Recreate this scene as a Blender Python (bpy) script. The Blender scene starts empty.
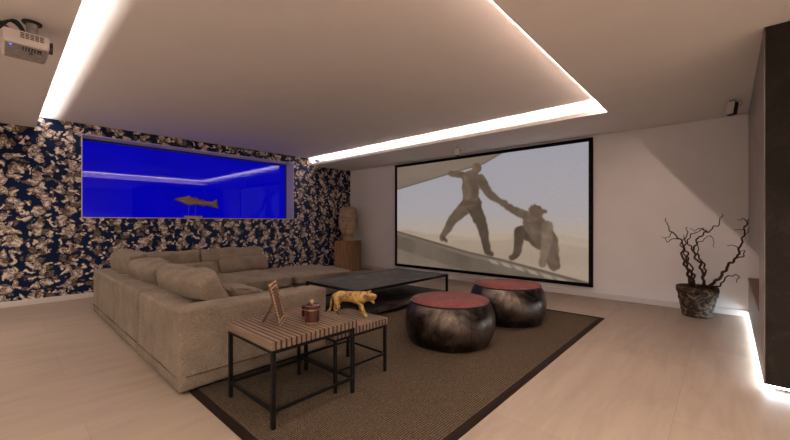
import bpy, bmesh, math, random
import numpy as np
from mathutils import Vector, Matrix, noise
random.seed(7)
C = bpy.context.scene.collection
PI = math.pi
HC = 1.1            # eye height
XL, YW = -6.8, 5.83   # wallpaper wall, screen wall
H1, H2 = 2.365, 2.515  # dropped ceiling, raised tray
XR = -0.97          # right lip of the tray
YN, YF = 0.315, 4.70  # near and far lips of the tray
XB, YB = 3.2, -2.6   # unseen ends of the room

# ------------------------------------------------------------------ materials
def s2l(c):
    return tuple((v/12.92 if v <= .04045 else ((v+.055)/1.055)**2.4) for v in c)
def rgb(r, g, b):
    return s2l((r/255, g/255, b/255)) + (1,)

class NT:
    def __init__(s, name):
        s.m = bpy.data.materials.new(name); s.m.use_nodes = True
        s.t = s.m.node_tree; s.b = s.t.nodes['Principled BSDF']
        s.out = s.t.nodes['Material Output']
    def n(s, typ, **kw):
        nd = s.t.nodes.new(typ)
        for k, v in kw.items():
            if k.startswith('i_'):
                k2 = k[2:]
                k2 = int(k2) if k2.isdigit() else k2
                nd.inputs[k2].default_value = v
            else: setattr(nd, k, v)
        return nd
    def l(s, a, b): s.t.links.new(a, b)
    def set(s, **kw):
        for k, v in kw.items(): s.b.inputs[k.replace('_', ' ')].default_value = v
    def math(s, op, a, b=None, c=None):
        nd = s.n('ShaderNodeMath', operation=op)
        for i, v in enumerate((a, b, c)):
            if v is None: continue
            if isinstance(v, (int, float)): nd.inputs[i].default_value = v
            else: s.l(v, nd.inputs[i])
        return nd.outputs[0]
    def ramp(s, src, stops, interp='LINEAR'):
        r = s.n('ShaderNodeValToRGB'); cr = r.color_ramp; cr.interpolation = interp
        while len(cr.elements) < len(stops): cr.elements.new(.5)
        for e, (p, c) in zip(cr.elements, stops): e.position = p; e.color = c
        s.l(src, r.inputs[0]); return r.outputs[0]
    def noise(s, vec, scale, detail=3, rough=.5, dist=0):
        nd = s.n('ShaderNodeTexNoise'); nd.inputs['Scale'].default_value = scale
        nd.inputs['Detail'].default_value = detail; nd.inputs['Roughness'].default_value = rough
        nd.inputs['Distortion'].default_value = dist
        s.l(vec, nd.inputs['Vector']); return nd.outputs[0]
    def obj(s, scale=(1, 1, 1), rot=(0, 0, 0)):
        tc = s.n('ShaderNodeTexCoord'); mp = s.n('ShaderNodeMapping')
        mp.inputs['Scale'].default_value = scale; mp.inputs['Rotation'].default_value = rot
        s.l(tc.outputs['Object'], mp.inputs['Vector']); return mp.outputs[0]
    def bump(s, h, strength=.3, dist=.01):
        b = s.n('ShaderNodeBump'); b.inputs['Strength'].default_value = strength
        b.inputs['Distance'].default_value = dist
        s.l(h, b.inputs['Height']); s.l(b.outputs[0], s.b.inputs['Normal'])
    def color(s, sock): s.l(sock, s.b.inputs['Base Color'])

def simple(name, c, rough=.6, metal=0, var=.0, vscale=20, bump=0):
    t = NT(name); t.set(Roughness=rough, Metallic=metal)
    if var or bump:
        v = t.obj(); nz = t.noise(v, vscale, 4, .6)
        a = tuple(x*(1-var) for x in c[:3])+(1,); b = tuple(min(1, x*(1+var)) for x in c[:3])+(1,)
        t.color(t.ramp(nz, [(.3, a), (.7, b)]))
        if bump: t.bump(nz, bump, .004)
    else: t.set(Base_Color=c)
    if rough >= .7: t.b.inputs['Specular IOR Level'].default_value = .1
    return t.m
def emit(name, c, st):
    t = NT(name); e = t.n('ShaderNodeEmission'); e.inputs[0].default_value = c; e.inputs[1].default_value = st
    t.l(e.outputs[0], t.out.inputs[0]); return t.m

M = {}
M['ceiling'] = simple('ceiling_paint', (.76, .72, .69, 1), .9, var=.02, vscale=3)
M['plaster'] = simple('wall_plaster', (.80, .78, .78, 1), .85, var=.02, vscale=4)
M['reveal'] = simple('window_reveal_paint', (.60, .57, .57, 1), .8)
M['base'] = simple('baseboard_paint', (.66, .62, .6, 1), .6)
M['black_metal'] = simple('black_metal', (.008, .007, .007, 1), .5, 0, var=.3, vscale=30)
M['black_metal'].node_tree.nodes['Principled BSDF'].inputs['Specular IOR Level'].default_value = .1
M['frame_black'] = simple('screen_frame_velvet', (.004, .004, .004, 1), .7)
M['black_plastic'] = simple('black_plastic', (.015, .015, .015, 1), .5)
M['white_plastic'] = simple('white_plastic', (.62, .57, .53, 1), .45)
M['grey_plastic'] = simple('grey_plastic', (.30, .28, .27, 1), .5, var=.25, vscale=30)
M['lens'] = simple('lens_glass', (.01, .01, .02, 1), .05)
M['led'] = emit('blue_indicator', (.08, .12, 1, 1), 4)
M['brass'] = simple('brass', (.30, .22, .12, 1), .35, 1, var=.2, vscale=40)
M['steel'] = simple('brushed_steel', (.5, .48, .46, 1), .35, 1)
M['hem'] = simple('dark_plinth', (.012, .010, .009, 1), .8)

def fabric(name, c1, c2, weave=(260, 260, 260), bump=.35):
    t = NT(name); v = t.obj(); n1 = t.noise(v, 5, 4, .6)
    n2 = t.noise(t.obj((260, 260, 60)), 1, 2, .6); n3 = t.noise(t.obj((60, 60, 320)), 1, 2, .6)
    w = t.math('ADD', t.math('MULTIPLY', n2, .5), t.math('MULTIPLY', n3, .5))
    f = t.math('ADD', t.math('MULTIPLY', n1, .28), t.math('MULTIPLY', w, .72))
    t.color(t.ramp(f, [(.36, c1), (.62, c2)])); t.set(Roughness=.95)
    t.b.inputs['Sheen Weight'].default_value = .05
    t.b.inputs['Specular IOR Level'].default_value = .05
    t.bump(w, bump, .004); return t.m
M['linen'] = fabric('taupe_linen', (.112, .089, .067, 1), (.29, .236, .182, 1))
M['linen_light'] = fabric('pale_linen', (.145, .118, .092, 1), (.31, .258, .205, 1))
M['linen_stripe'] = fabric('pillow_linen', (.11, .085, .064, 1), (.225, .18, .138, 1))

# floor: large pale wood-look tiles
t = NT('floor_tiles'); tc = t.n('ShaderNodeTexCoord')
mp = t.n('ShaderNodeMapping'); mp.inputs['Rotation'].default_value = (0, 0, PI/2); mp.inputs['Location'].default_value = (.31, .2, 0)
t.l(tc.outputs['Object'], mp.inputs['Vector'])
br = t.n('ShaderNodeTexBrick'); br.offset = .37; br.offset_frequency = 2
br.inputs['Scale'].default_value = 1; br.inputs['Brick Width'].default_value = 1.6; br.inputs['Row Height'].default_value = .8
br.inputs['Mortar Size'].default_value = .0022; br.inputs['Mortar Smooth'].default_value = .3
br.inputs['Color1'].default_value = (.385, .308, .245, 1); br.inputs['Color2'].default_value = (.355, .284, .226, 1); br.inputs['Mortar'].default_value = (.31, .235, .18, 1)
t.l(mp.outputs[0], br.inputs['Vector'])
g1 = t.noise(t.obj((5, .7, 1)), 2.2, 6, .62, .4); g2 = t.noise(t.obj((.6, .5, 1)), 1.6, 3, .5)
gr = t.math('ADD', t.math('MULTIPLY', g1, .6), t.math('MULTIPLY', g2, .4))
gcol = t.ramp(gr, [(.33, (.80, .78, .75, 1)), (.5, (.97, .97, .97, 1)), (.66, (1.08, 1.06, 1.04, 1))])
mx = t.n('ShaderNodeMix', data_type='RGBA', blend_type='MULTIPLY'); mx.inputs[0].default_value = 1
t.l(br.outputs['Color'], mx.inputs[6]); t.l(gcol, mx.inputs[7]); t.color(mx.outputs[2])
t.set(Roughness=.42); t.b.inputs['Specular IOR Level'].default_value = .35
M['floor'] = t.m

# wallpaper: repeating scroll motif on navy, seamless by wrapping the plane onto a 4-D torus
t = NT('wallpaper_floral'); tc = t.n('ShaderNodeTexCoord'); sx = t.n('ShaderNodeSeparateXYZ')
t.l(tc.outputs['Object'], sx.inputs[0])
def warp(amt, sc, off):
    '''wall coordinates (along, up) stirred by noise'''
    cb = t.n('ShaderNodeCombineXYZ'); t.l(t.math('ADD', sx.outputs['Y'], off), cb.inputs[0]); t.l(sx.outputs['Z'], cb.inputs[1])
    nz = t.n('ShaderNodeTexNoise'); nz.inputs['Scale'].default_value = sc; nz.inputs['Detail'].default_value = 2
    t.l(cb.outputs[0], nz.inputs['Vector'])
    sb = t.n('ShaderNodeVectorMath', operation='SUBTRACT'); t.l(nz.outputs['Color'], sb.inputs[0]); sb.inputs[1].default_value = (.5, .5, .5)
    ml = t.n('ShaderNodeVectorMath', operation='SCALE'); t.l(sb.outputs[0], ml.inputs[0]); ml.inputs['Scale'].default_value = amt
    ad = t.n('ShaderNodeVectorMath', operation='ADD'); t.l(cb.outputs[0], ad.inputs[0]); t.l(ml.outputs[0], ad.inputs[1])
    return ad.outputs[0]
def petals(scale, amt, sc, off, rnd=.85):
    vo = t.n('ShaderNodeTexVoronoi', voronoi_dimensions='2D'); vo.inputs['Scale'].default_value = scale; vo.inputs['Randomness'].default_value = rnd
    t.l(warp(amt, sc, off), vo.inputs['Vector']); return vo.outputs['Distance'], vo.outputs['Color']
# meandering columns: motif stands in bands with navy between
wav = t.math('SINE', t.math('ADD', t.math('MULTIPLY', sx.outputs['Y'], 2*PI/.29), t.math('MULTIPLY', t.math('SINE', t.math('MULTIPLY', sx.outputs['Z'], 2*PI/.49)), 1.3)))
cols = t.math('MULTIPLY', wav, .12)
def over(base, col_, m):
    mx = t.n('ShaderNodeMix', data_type='RGBA'); t.l(m, mx.inputs[0])
    for k, q in ((6, base), (7, col_)):
        if isinstance(q, tuple): mx.inputs[k].default_value = q
        else: t.l(q, mx.inputs[k])
    return mx.outputs[2]
W0, W1 = (0, 0, 0, 1), (1, 1, 1, 1)
dA, cA = petals(7.5, .22, 7, 3.0)
mA = t.ramp(t.math('SUBTRACT', dA, cols), [(.27, W1), (.31, W0)])
fz = t.noise(warp(.1, 12, 9.0), 55, 3, .6)
brown = t.ramp(fz, [(.35, (.035, .025, .02, 1)), (.5, (.12, .09, .068, 1)), (.66, (.26, .2, .155, 1))])
base = over((.005, .013, .045, 1), brown, mA)
dB, cB = petals(9.5, .26, 8, 0.0)
dBm = t.math('SUBTRACT', dB, cols)
mB = t.ramp(dBm, [(.355, W1), (.385, W0)])
vein = t.math('PINGPONG', t.math('ADD', t.math('MULTIPLY', dB, 3.0), t.math('MULTIPLY', fz, 2.2)), 1.0)
pale = t.ramp(vein, [(.06, (.11, .08, .062, 1)), (.25, (.46, .38, .32, 1)), (.6, (.74, .65, .57, 1))])
sh = t.ramp(dBm, [(.29, W1), (.375, (.4, .34, .3, 1))])
mm = t.n('ShaderNodeMix', data_type='RGBA', blend_type='MULTIPLY'); mm.inputs[0].default_value = 1
t.l(pale, mm.inputs[6]); t.l(sh, mm.inputs[7])
base = over(base, mm.outputs[2], mB)
t.color(base); t.set(Roughness=.75); t.b.inputs['Specular IOR Level'].default_value = .08
M['wallpaper'] = t.m

# rug
t = NT('sisal_rug'); v = t.obj()
wv = t.n('ShaderNodeTexWave', bands_direction='X'); wv.inputs['Scale'].default_value = 21; wv.inputs['Distortion'].default_value = 1.2
wv.inputs['Detail'].default_value = 2; wv.inputs['Detail Scale'].default_value = 3; t.l(v, wv.inputs['Vector'])
wy = t.n('ShaderNodeTexWave', bands_direction='Y'); wy.inputs['Scale'].default_value = 30; wy.inputs['Distortion'].default_value = 1.5
t.l(v, wy.inputs['Vector'])
wz = t.math('MULTIPLY', wv.outputs['Fac'], wy.outputs['Fac']); nn = t.noise(v, 90, 3, .7)
f = t.math('ADD', t.math('MULTIPLY', wz, .5), t.math('MULTIPLY', nn, .5))
t.color(t.ramp(f, [(.22, (.022, .016, .011, 1)), (.58, (.165, .125, .088, 1))])); t.set(Roughness=.95); t.b.inputs['Specular IOR Level'].default_value = .0; t.bump(f, .8, .008)
M['rug'] = t.m
M['rug_border'] = simple('rug_border_tape', (.016, .009, .007, 1), .9, var=.25, vscale=90)

# slatted wood top
def wood(name, a, b, sc=(3, 40, 40), rough=.55):
    t = NT(name); v = t.obj(sc); n1 = t.noise(v, 1, 5, .6, .6)
    t.color(t.ramp(n1, [(.3, a), (.7, b)])); t.set(Roughness=rough); t.bump(n1, .15, .003); return t.m
M['oak'] = wood('oak_slats', (.10, .066, .042, 1), (.245, .172, .115, 1), (3, 40, 40))
M['dark_slat'] = simple('dark_slat_gap', (.045, .024, .018, 1), .7, var=.3)
M['prop_wood'] = wood('reddish_wood', (.07, .028, .02, 1), (.14, .06, .04, 1))
M['bone'] = simple('pale_carved_wood', (.45, .33, .21, 1), .7, var=.35, vscale=50, bump=.2)
M['bone_dark'] = simple('brown_inlay', (.11, .065, .045, 1), .7, var=.3)
M['plinth_wood'] = wood('reclaimed_wood', (.060, .026, .009, 1), (.27, .13, .045, 1), (34, 34, 2.2), .7)
M['shelf_wood'] = wood('shelf_wood', (.10, .045, .03, 1), (.20, .095, .065, 1), (30, 3, 30), .5)
M['maroon'] = simple('maroon_enamel', (.055, .010, .010, 1), .18, var=.25, vscale=25)
# head: weathered bronze-brown
M['bronze'] = simple('carved_brown_wood', (.30, .205, .125, 1), .6, var=.3, vscale=12, bump=.25)
M['fish_wood'] = wood('driftwood', (.16, .095, .05, 1), (.36, .24, .13, 1), (14, 3, 14), .7)
# coffee table stone
t = NT('dark_slate_top'); v = t.obj(); n1 = t.noise(v, 7, 6, .7, .6)
t.color(t.ramp(n1, [(.36, (.006, .005, .0045, 1)), (.52, (.024, .02, .018, 1)), (.66, (.085, .070, .060, 1))])); t.set(Roughness=.55); t.b.inputs['Specular IOR Level'].default_value = .25; t.bump(n1, .25, .004)
M['slate'] = t.m
# drum stool metal
t = NT('patinated_steel'); v = t.obj(); n1 = t.noise(v, 4, 5, .65, .8); n2 = t.noise(t.obj((30, 30, 3)), 1, 3, .6)
t.color(t.ramp(n1, [(.34, (.018, .014, .012, 1)), (.5, (.085, .070, .061, 1)), (.70, (.25, .21, .18, 1))]))
t.set(Metallic=1); t.l(t.ramp(t.math('ADD', t.math('MULTIPLY', n1, .6), t.math('MULTIPLY', n2, .4)), [(.3, (.46, .46, .46, 1)), (.7, (.30, .30, .30, 1))]), t.b.inputs['Roughness'])
t.bump(n2, .05, .002); M['drum'] = t.m
M['drum_seam'] = simple('weld_seam', (.03, .022, .018, 1), .5, .7)
t = NT('worn_red_lacquer'); v = t.obj(); n1 = t.noise(v, 14, 6, .72, .6)
t.color(t.ramp(n1, [(.34, (.12, .075, .068, 1)), (.43, (.12, .021, .020, 1)), (.56, (.18, .030, .028, 1)), (.66, (.15, .085, .078, 1))])); t.set(Roughness=.6); t.b.inputs['Specular IOR Level'].default_value = .3; t.bump(n1, .1, .002)
M['red_lacquer'] = t.m
# yellow big cat
t = NT('yellow_painted_wood'); v = t.obj(); n1 = t.noise(v, 17, 5, .7, 1.0)
t.color(t.ramp(n1, [(.38, (.09, .042, .018, 1)), (.46, (.29, .17, .065, 1)), (.54, (.50, .33, .07, 1)), (.70, (.60, .45, .26, 1))])); t.set(Roughness=.55); t.bump(n1, .2, .003)
M['cat'] = t.m
# stone of the fireplace
t = NT('dark_stone'); v = t.obj(); n1 = t.noise(v, 3.5, 7, .68, .7); n2 = t.noise(v, 60, 2, .5)
f = t.math('ADD', t.math('MULTIPLY', n1, .8), t.math('MULTIPLY', n2, .2))
t.color(t.ramp(f, [(.34, (.008, .0066, .0055, 1)), (.52, (.018, .0148, .012, 1)), (.68, (.045, .037, .029, 1))])); t.set(Roughness=.5); t.b.inputs['Specular IOR Level'].default_value = .2; t.bump(f, .15, .004)
M['stone'] = t.m
t = NT('grey_stone_return'); v = t.obj((6, 6, 1)); n1 = t.noise(v, 2.2, 7, .68, .8)
t.color(t.ramp(n1, [(.32, (.09, .077, .07, 1)), (.55, (.21, .18, .165, 1)), (.7, (.34, .30, .28, 1))])); t.set(Roughness=.35); t.bump(n1, .15, .004)
M['stone_side'] = t.m
# pot
t = NT('dark_glazed_relief'); v = t.obj(); n1 = t.noise(v, 16, 4, .6, 1.2)
t.color(t.ramp(n1, [(.35, (.008, .0055, .004, 1)), (.52, (.045, .028, .017, 1)), (.68, (.22, .15, .09, 1))])); t.set(Roughness=.5); t.b.inputs['Specular IOR Level'].default_value = .25; t.bump(n1, .8, .02)
M['pot'] = t.m
M['twig'] = simple('twisted_bark', (.055, .032, .022, 1), .75, var=.35, vscale=40, bump=.3)
M['soil'] = simple('dark_soil', (.02, .013, .009, 1), .95, var=.4, vscale=50, bump=.5)
# window glass and lit water
t = NT('blue_lit_glass'); e = t.n('ShaderNodeEmission'); v = t.obj(); n1 = t.noise(v, 1.2, 3, .5)
t.l(t.ramp(n1, [(.3, (.0008, .0004, .44, 1)), (.7, (.0012, .0006, .53, 1))]), e.inputs[0]); e.inputs[1].default_value = .90
gl = t.n('ShaderNodeBsdfGlossy'); gl.inputs['Roughness'].default_value = .0
fr = t.n('ShaderNodeFresnel'); fr.inputs[0].default_value = 1.34; ms = t.n('ShaderNodeMixShader')
t.l(fr.outputs[0], ms.inputs[0]); t.l(e.outputs[0], ms.inputs[1]); t.l(gl.outputs[0], ms.inputs[2]); t.l(ms.outputs[0], t.out.inputs[0])
M['glass'] = t.m
M['led_cool'] = emit('cool_led_tape', (.86, .93, 1, 1), 16)
t = NT('projected_picture'); at = t.n('ShaderNodeAttribute', attribute_name='picture'); e = t.n('ShaderNodeEmission'); e.inputs[1].default_value = 1.10
df = t.n('ShaderNodeBsdfDiffuse'); df.inputs[0].default_value = (.03, .03, .03, 1); ad = t.n('ShaderNodeAddShader')
t.l(at.outputs['Color'], e.inputs[0]); t.l(e.outputs[0], ad.inputs[0]); t.l(df.outputs[0], ad.inputs[1]); t.l(ad.outputs[0], t.out.inputs[0])
M['picture'] = t.m

# ------------------------------------------------------------------ object helpers
XF = {}
def thing(name, label, cat, loc=(0, 0, 0), rotz=0, group=None):
    o = bpy.data.objects.new(name, None); C.objects.link(o); o.empty_display_size = .1
    o.location = loc; o.rotation_euler = (0, 0, rotz); tag(o, label, cat, group)
    XF[o] = Matrix.Translation(Vector(loc)) @ Matrix.Rotation(rotz, 4, 'Z')
    return o
def tag(o, label, cat, group=None):
    o['label'] = label; o['category'] = cat
    if group: o['group'] = group
    return o
def obj(name, bm, mat, parent=None, smooth=False, local=False, label=None, angle=None):
    """link bm as one object; bm is in world space unless local"""
    if parent is not None and not local and parent in XF:
        bmesh.ops.transform(bm, matrix=XF[parent].inverted(), verts=bm.verts)
    bmesh.ops.recalc_face_normals(bm, faces=bm.faces)
    me = bpy.data.meshes.new(name); bm.to_mesh(me); bm.free()
    for m in (mat if isinstance(mat, (list, tuple)) else [mat]): me.materials.append(m)
    o = bpy.data.objects.new(name, me); C.objects.link(o)
    if smooth:
        me.shade_smooth()
        if angle: me.set_sharp_from_angle(angle=angle)
    if parent is not None:
        o.parent = parent
        if parent in XF: XF[o] = XF[parent]
    if label: o['label'] = label
    return o
def structure(name, bm, mat, **k):
    o = obj(name, bm, mat, **k); o['kind'] = 'structure'; return o
def B(): return bmesh.new()
def box(bm, lo, hi, bevel=0, seg=2, mi=0):
    r = bmesh.ops.create_cube(bm, size=1); vs = r['verts']
    lo, hi = Vector(lo), Vector(hi); c = (lo+hi)/2; d = hi-lo
    for v in vs: v.co = Vector((v.co.x*d.x, v.co.y*d.y, v.co.z*d.z)) + c
    fs = list({f for v in vs for f in v.link_faces})
    for f in fs: f.material_index = mi
    if bevel:
        es = list({e for v in vs for e in v.link_edges})
        bmesh.ops.bevel(bm, geom=es, offset=bevel, segments=seg, affect='EDGES', profile=.5)
    return bm
def prism(bm, pts, z0, z1, axis='z', bevel=0, seg=2):
    def mk(p, z):
        a, b = p
        return {'z': (a, b, z), 'x': (z, a, b), 'y': (a, z, b)}[axis]
    lo = [bm.verts.new(mk(p, z0)) for p in pts]; hi = [bm.verts.new(mk(p, z1)) for p in pts]
    n = len(pts); fs = [bm.faces.new(lo[::-1]), bm.faces.new(hi)]
    for i in range(n): fs.append(bm.faces.new((lo[i], lo[(i+1) % n], hi[(i+1) % n], hi[i])))
    if bevel:
        es = list({e for f in fs for e in f.edges})
        bmesh.ops.bevel(bm, geom=es, offset=bevel, segments=seg, affect='EDGES', profile=.5)
    return bm
def lathe(bm, prof, c=(0, 0, 0), n=48, cap=True):
    rings = []
    for r, z in prof:
        if r < 1e-5: rings.append([bm.verts.new((c[0], c[1], c[2]+z))])
        else: rings.append([bm.verts.new((c[0]+r*math.cos(2*PI*i/n), c[1]+r*math.sin(2*PI*i/n), c[2]+z)) for i in range(n)])
    for a, b in zip(rings, rings[1:]):
        for i in range(n):
            j = (i+1) % n
            q = [a[i % len(a)], a[j % len(a)], b[j % len(b)], b[i % len(b)]]
            q = list(dict.fromkeys(q))
            if len(q) > 2: bm.faces.new(q)
    if cap:
        for rg in (rings[0], rings[-1]):
            if len(rg) > 2: bm.faces.new(rg)
    return bm
def tube(bm, pts, rad, n=8, closed_ends=True):
    pts = [Vector(p) for p in pts]
    if not isinstance(rad, (list, tuple)): rad = [rad]*len(pts)
    rings = []; up = Vector((0, 0, 1))
    for i, p in enumerate(pts):
        d = (pts[min(i+1, len(pts)-1)] - pts[max(i-1, 0)])
        d = d.normalized() if d.length > 1e-9 else Vector((0, 0, 1))
        if i == 0:
            a = d.cross(up) if abs(d.z) < .95 else d.cross(Vector((1, 0, 0)))
        else: a = pa - d*pa.dot(d)
        a.normalize(); pa = a; b = d.cross(a)
        rings.append([bm.verts.new(p + (a*math.cos(2*PI*k/n)+b*math.sin(2*PI*k/n))*rad[i]) for k in range(n)])
    for r0, r1 in zip(rings, rings[1:]):
        for k in range(n): bm.faces.new((r0[k], r0[(k+1) % n], r1[(k+1) % n], r1[k]))
    if closed_ends: bm.faces.new(rings[0]); bm.faces.new(rings[-1][::-1])
    return bm
def cubegrid(bm, n):
    """unit cube [-1,1] with n divisions per side"""
    idx = {}
    def V(p):
        k = tuple(round(x*1000) for x in p)
        if k not in idx: idx[k] = bm.verts.new(p)
        return idx[k]
    for ax in range(3):
        for sg in (-1, 1):
            for i in range(n):
                for j in range(n):
                    q = []
                    for a, b in ((0, 0), (1, 0), (1, 1), (0, 1)):
                        p = [0, 0, 0]; p[ax] = sg; p[(ax+1) % 3] = -1+2*(i+a)/n; p[(ax+2) % 3] = -1+2*(j+b)/n
                        q.append(V(p))
                    bm.faces.new(q)
    return list(idx.values())
def cushion(bm, c, size, thin, n=18, m=7, pinch=.45, wr=.012, seed=0, rot=None, sag=0, fr=3.2):
    """soft stuffed block: size full extents, thin = axis index of its thickness"""
    vs = cubegrid(bm, n); c = Vector(c); h = [s/2 for s in size]
    oth = [a for a in range(3) if a != thin]
    for v in vs:
        p = v.co.copy(); s = sum(abs(x)**m for x in p)**(1/m); p /= s
        u, w = abs(p[oth[0]]), abs(p[oth[1]])
        k = (1 - pinch*u**4)*(1 - pinch*w**4)
        q = Vector((p.x*h[0], p.y*h[1], p.z*h[2])); q[thin] *= k
        for a, b in ((oth[0], w), (oth[1], u)): q[a] *= 1 - .035*(1-b**2)*-1 if False else 1 - .03*(1-b*b)
        nz = noise.noise_vector(q*fr*2.2 + Vector((seed*7.3, seed*3.1, 1.7)))
        q += nz*wr + noise.noise_vector(q*fr*7 + Vector((seed, 0, 5)))*wr*.35
        if sag: q.z -= sag*(1-u*u)*max(0, p.z)
        v.co = q
    if rot is not None: bmesh.ops.transform(bm, matrix=rot.to_4x4(), verts=vs)
    for v in vs: v.co += c
    return bm
def soft(bm, amt=.008, fr=3.0, seed=0, cuts=0):
    """ripple a slipcover"""
    for v in bm.verts:
        v.co += noise.noise_vector(v.co*fr + Vector((seed*5.1, seed, 0)))*amt + noise.noise_vector(v.co*fr*3.3 + Vector((0, seed*2.2, 3)))*amt*.4
    return bm
def softbox(bm, lo, hi, r=.04, n=14, amt=.006, seed=0):
    vs = cubegrid(bm, n); lo, hi = Vector(lo), Vector(hi); c = (lo+hi)/2; h = (hi-lo)/2
    for v in vs:
        q = Vector((v.co.x*h.x, v.co.y*h.y, v.co.z*h.z))
        inn = Vector([max(-(h[i]-r), min(h[i]-r, q[i])) for i in range(3)]); d = q-inn
        # pull grid lines into the rounded border
        if d.length > 1e-6:
            dd = Vector([x/r for x in d]); mx_ = max(abs(x) for x in dd); d = d.normalized()*r*mx_
        q = inn+d
        w = c+q
        q += noise.noise_vector(w*3.4 + Vector((seed*5.1, seed, 0)))*amt + noise.noise_vector(w*11 + Vector((seed, 2, 0)))*amt*.35
        v.co = c+q
    return bm
def dup(root, loc, rotz, label=None):
    r = root.copy(); C.objects.link(r); r.location = loc; r.rotation_euler = (0, 0, rotz)
    if label: r['label'] = label
    for ch in list(root.children):
        c = ch.copy(); C.objects.link(c); c.parent = r
        for g in ch.children:
            d = g.copy(); C.objects.link(d); d.parent = c
    return r
def skin_mesh(verts, edges, radii, sub=2, root=0):
    me = bpy.data.meshes.new('skin'); me.from_pydata([tuple(v) for v in verts], edges, [])
    o = bpy.data.objects.new('skin', me); C.objects.link(o)
    o.modifiers.new('s', 'SKIN'); sv = me.skin_vertices[0].data
    for i, r in enumerate(radii):
        sv[i].radius = (r, r) if not isinstance(r, tuple) else r
        sv[i].use_root = (i == root)
    ss = o.modifiers.new('u', 'SUBSURF'); ss.levels = sub; ss.render_levels = sub
    dg = bpy.context.evaluated_depsgraph_get(); dg.update()
    ev = o.evaluated_get(dg); m2 = ev.to_mesh(); bm = bmesh.new(); bm.from_mesh(m2); ev.to_mesh_clear()
    bpy.data.objects.remove(o); bpy.data.meshes.remove(me)
    return bm

# ------------------------------------------------------------------ room shell
structure('floor', box(B(), (XL-.2, YB-.1, -.1), (XB+.1, YW+.2, 0)), M['floor'])
b = B()
WY0, WY1, WZ0, WZ1 = .78, 4.24, 1.163, 2.368
box(b, (XL-.3, YB-.1, 0), (XL, WY0, H2+.1)); box(b, (XL-.3, WY1, 0), (XL, YW, H2+.1))
box(b, (XL-.3, WY0, 0), (XL, WY1, WZ0)); box(b, (XL-.3, WY0, WZ1), (XL, WY1, H2+.1))
structure('wall_left', b, M['wallpaper'])
structure('wall_far', box(B(), (XL-.3, YW, 0), (XB+.1, YW+.15, H2+.1)), M['plaster'])
structure('wall_right', box(B(), (XB, YB-.1, 0), (XB+.15, YW, H2+.1)), M['plaster'])
structure('wall_near', box(B(), (XL, YB-.15, 0), (XB, YB, H2+.1)), M['plaster'])
# raised tray ceiling and dropped soffits with cove ledges
PD = .42
structure('ceiling_tray', box(B(), (XL, YN-PD, H2), (XR+PD, YF+PD, H2+.1)), M['ceiling'])
LE = .022
def soffit(lo, hi):
    return box(B(), (*lo, H1), (*hi, H1+LE))
b = B()
box(b, (XL, YB, H1), (XB, YN, H1+LE)); box(b, (XL, YN-.012, H1+LE), (XR+.012, YN, H1+.055))
box(b, (XL, YN-PD-.05, H1+LE), (XR+PD, YN-PD, H2+.1))
structure('ceiling_near', b, M['ceiling'])
b = B()
box(b, (XR, YN, H1), (XB, YW, H1+LE)); box(b, (XR, YN-.0, H1+LE), (XR+.012, YF+.012, H1+.05))
box(b, (XR+PD, YN-PD, H1+LE), (XR+PD+.05, YF+PD, H2+.1))
structure('ceiling_right', b, M['ceiling'])
b = B()
box(b, (XL, YF, H1), (XR, YW, H1+LE)); box(b, (XL, YF, H1+LE), (XR, YF+.012, H1+.045))
box(b, (XL, YF+PD, H1+LE), (XR+PD, YF+PD+.05, H2+.1))
structure('ceiling_far', b, M['ceiling'])
# shadow-gap line along the screen wall, baseboards
structure('trim_1', box(B(), (XL, YW-.018, H1-.014), (.22, YW, H1)), M['base'])
structure('baseboard_far', box(B(), (XL, YW-.014, 0), (.24, YW, .075), .003, 1), M['base'])
structure('baseboard_left', box(B(), (XL, YB, 0), (XL+.014, YW-.014, .075), .003, 1), M['base'])

# window into the lit pool
WX = XL-.28
b = B(); e = .012
box(b, (WX-.02, WY0, WZ1-e), (XL+.004, WY1, WZ1)); box(b, (WX-.02, WY1-e, WZ0), (XL+.004, WY1, WZ1))
box(b, (WX-.02, WY0, WZ0), (XL+.004, WY0+e, WZ1)); box(b, (WX-.02, WY0, WZ0-.004), (XL+.012, WY1, WZ0+.008))
win = structure('window_1', b, M['reveal'])
b = B(); g = .03
box(b, (WX-.02, WY0+e, WZ1-e-g), (WX+.01, WY1-e, WZ1-e)); box(b, (WX-.02, WY1-e-g, WZ0), (WX+.01, WY1-e, WZ1-e))
box(b, (WX-.02, WY0+e, WZ0), (WX+.01, WY0+e+g, WZ1-e))
obj('window_gasket', b, simple('blue_black_gasket', (.01, .012, .06, 1), .5), win)
obj('window_pane', box(B(), (WX-.012, WY0+e, WZ0), (WX-.006, WY1-e, WZ1-e)), M['glass'], win)

# fireplace block: floats over an LED strip, side cut open to the wall
FX, FY = .203, 3.335
fp = thing('fireplace', 'tall dark stone fireplace block floating over a white light strip at the right edge', 'fireplace', (FX, FY, 0))
FE = 1.9
obj('front_cladding', box(B(), (FX+.006, FY, .05), (FX+FE, FY+.03, H1-.002), .002, 1), M['stone'], fp)
SIDE = M['stone_side']
ZO0, ZO1, YO = .455, .845, 3.85
b = B(); box(b, (FX, FY+.002, .05), (FX+.03, YO, H1-.002)); obj('side_post', b, SIDE, fp)
b = B(); box(b, (FX, YO, ZO1), (FX+.9, YW, H1-.002)); obj('side_cladding', b, SIDE, fp)
b = B(); box(b, (FX, YO, .05), (FX+.9, YW, ZO0-.03)); obj('hearth_base', b, SIDE, fp)
b = B(); box(b, (FX-.004, YO+.002, ZO0-.03), (FX+.9, YW, ZO0), .003, 1); obj('hearth_shelf', b, M['shelf_wood'], fp)
b = B(); box(b, (FX+.9, FY+.03, .05), (FX+FE, YW, H1-.002)); obj('core', b, M['stone'], fp)
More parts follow.
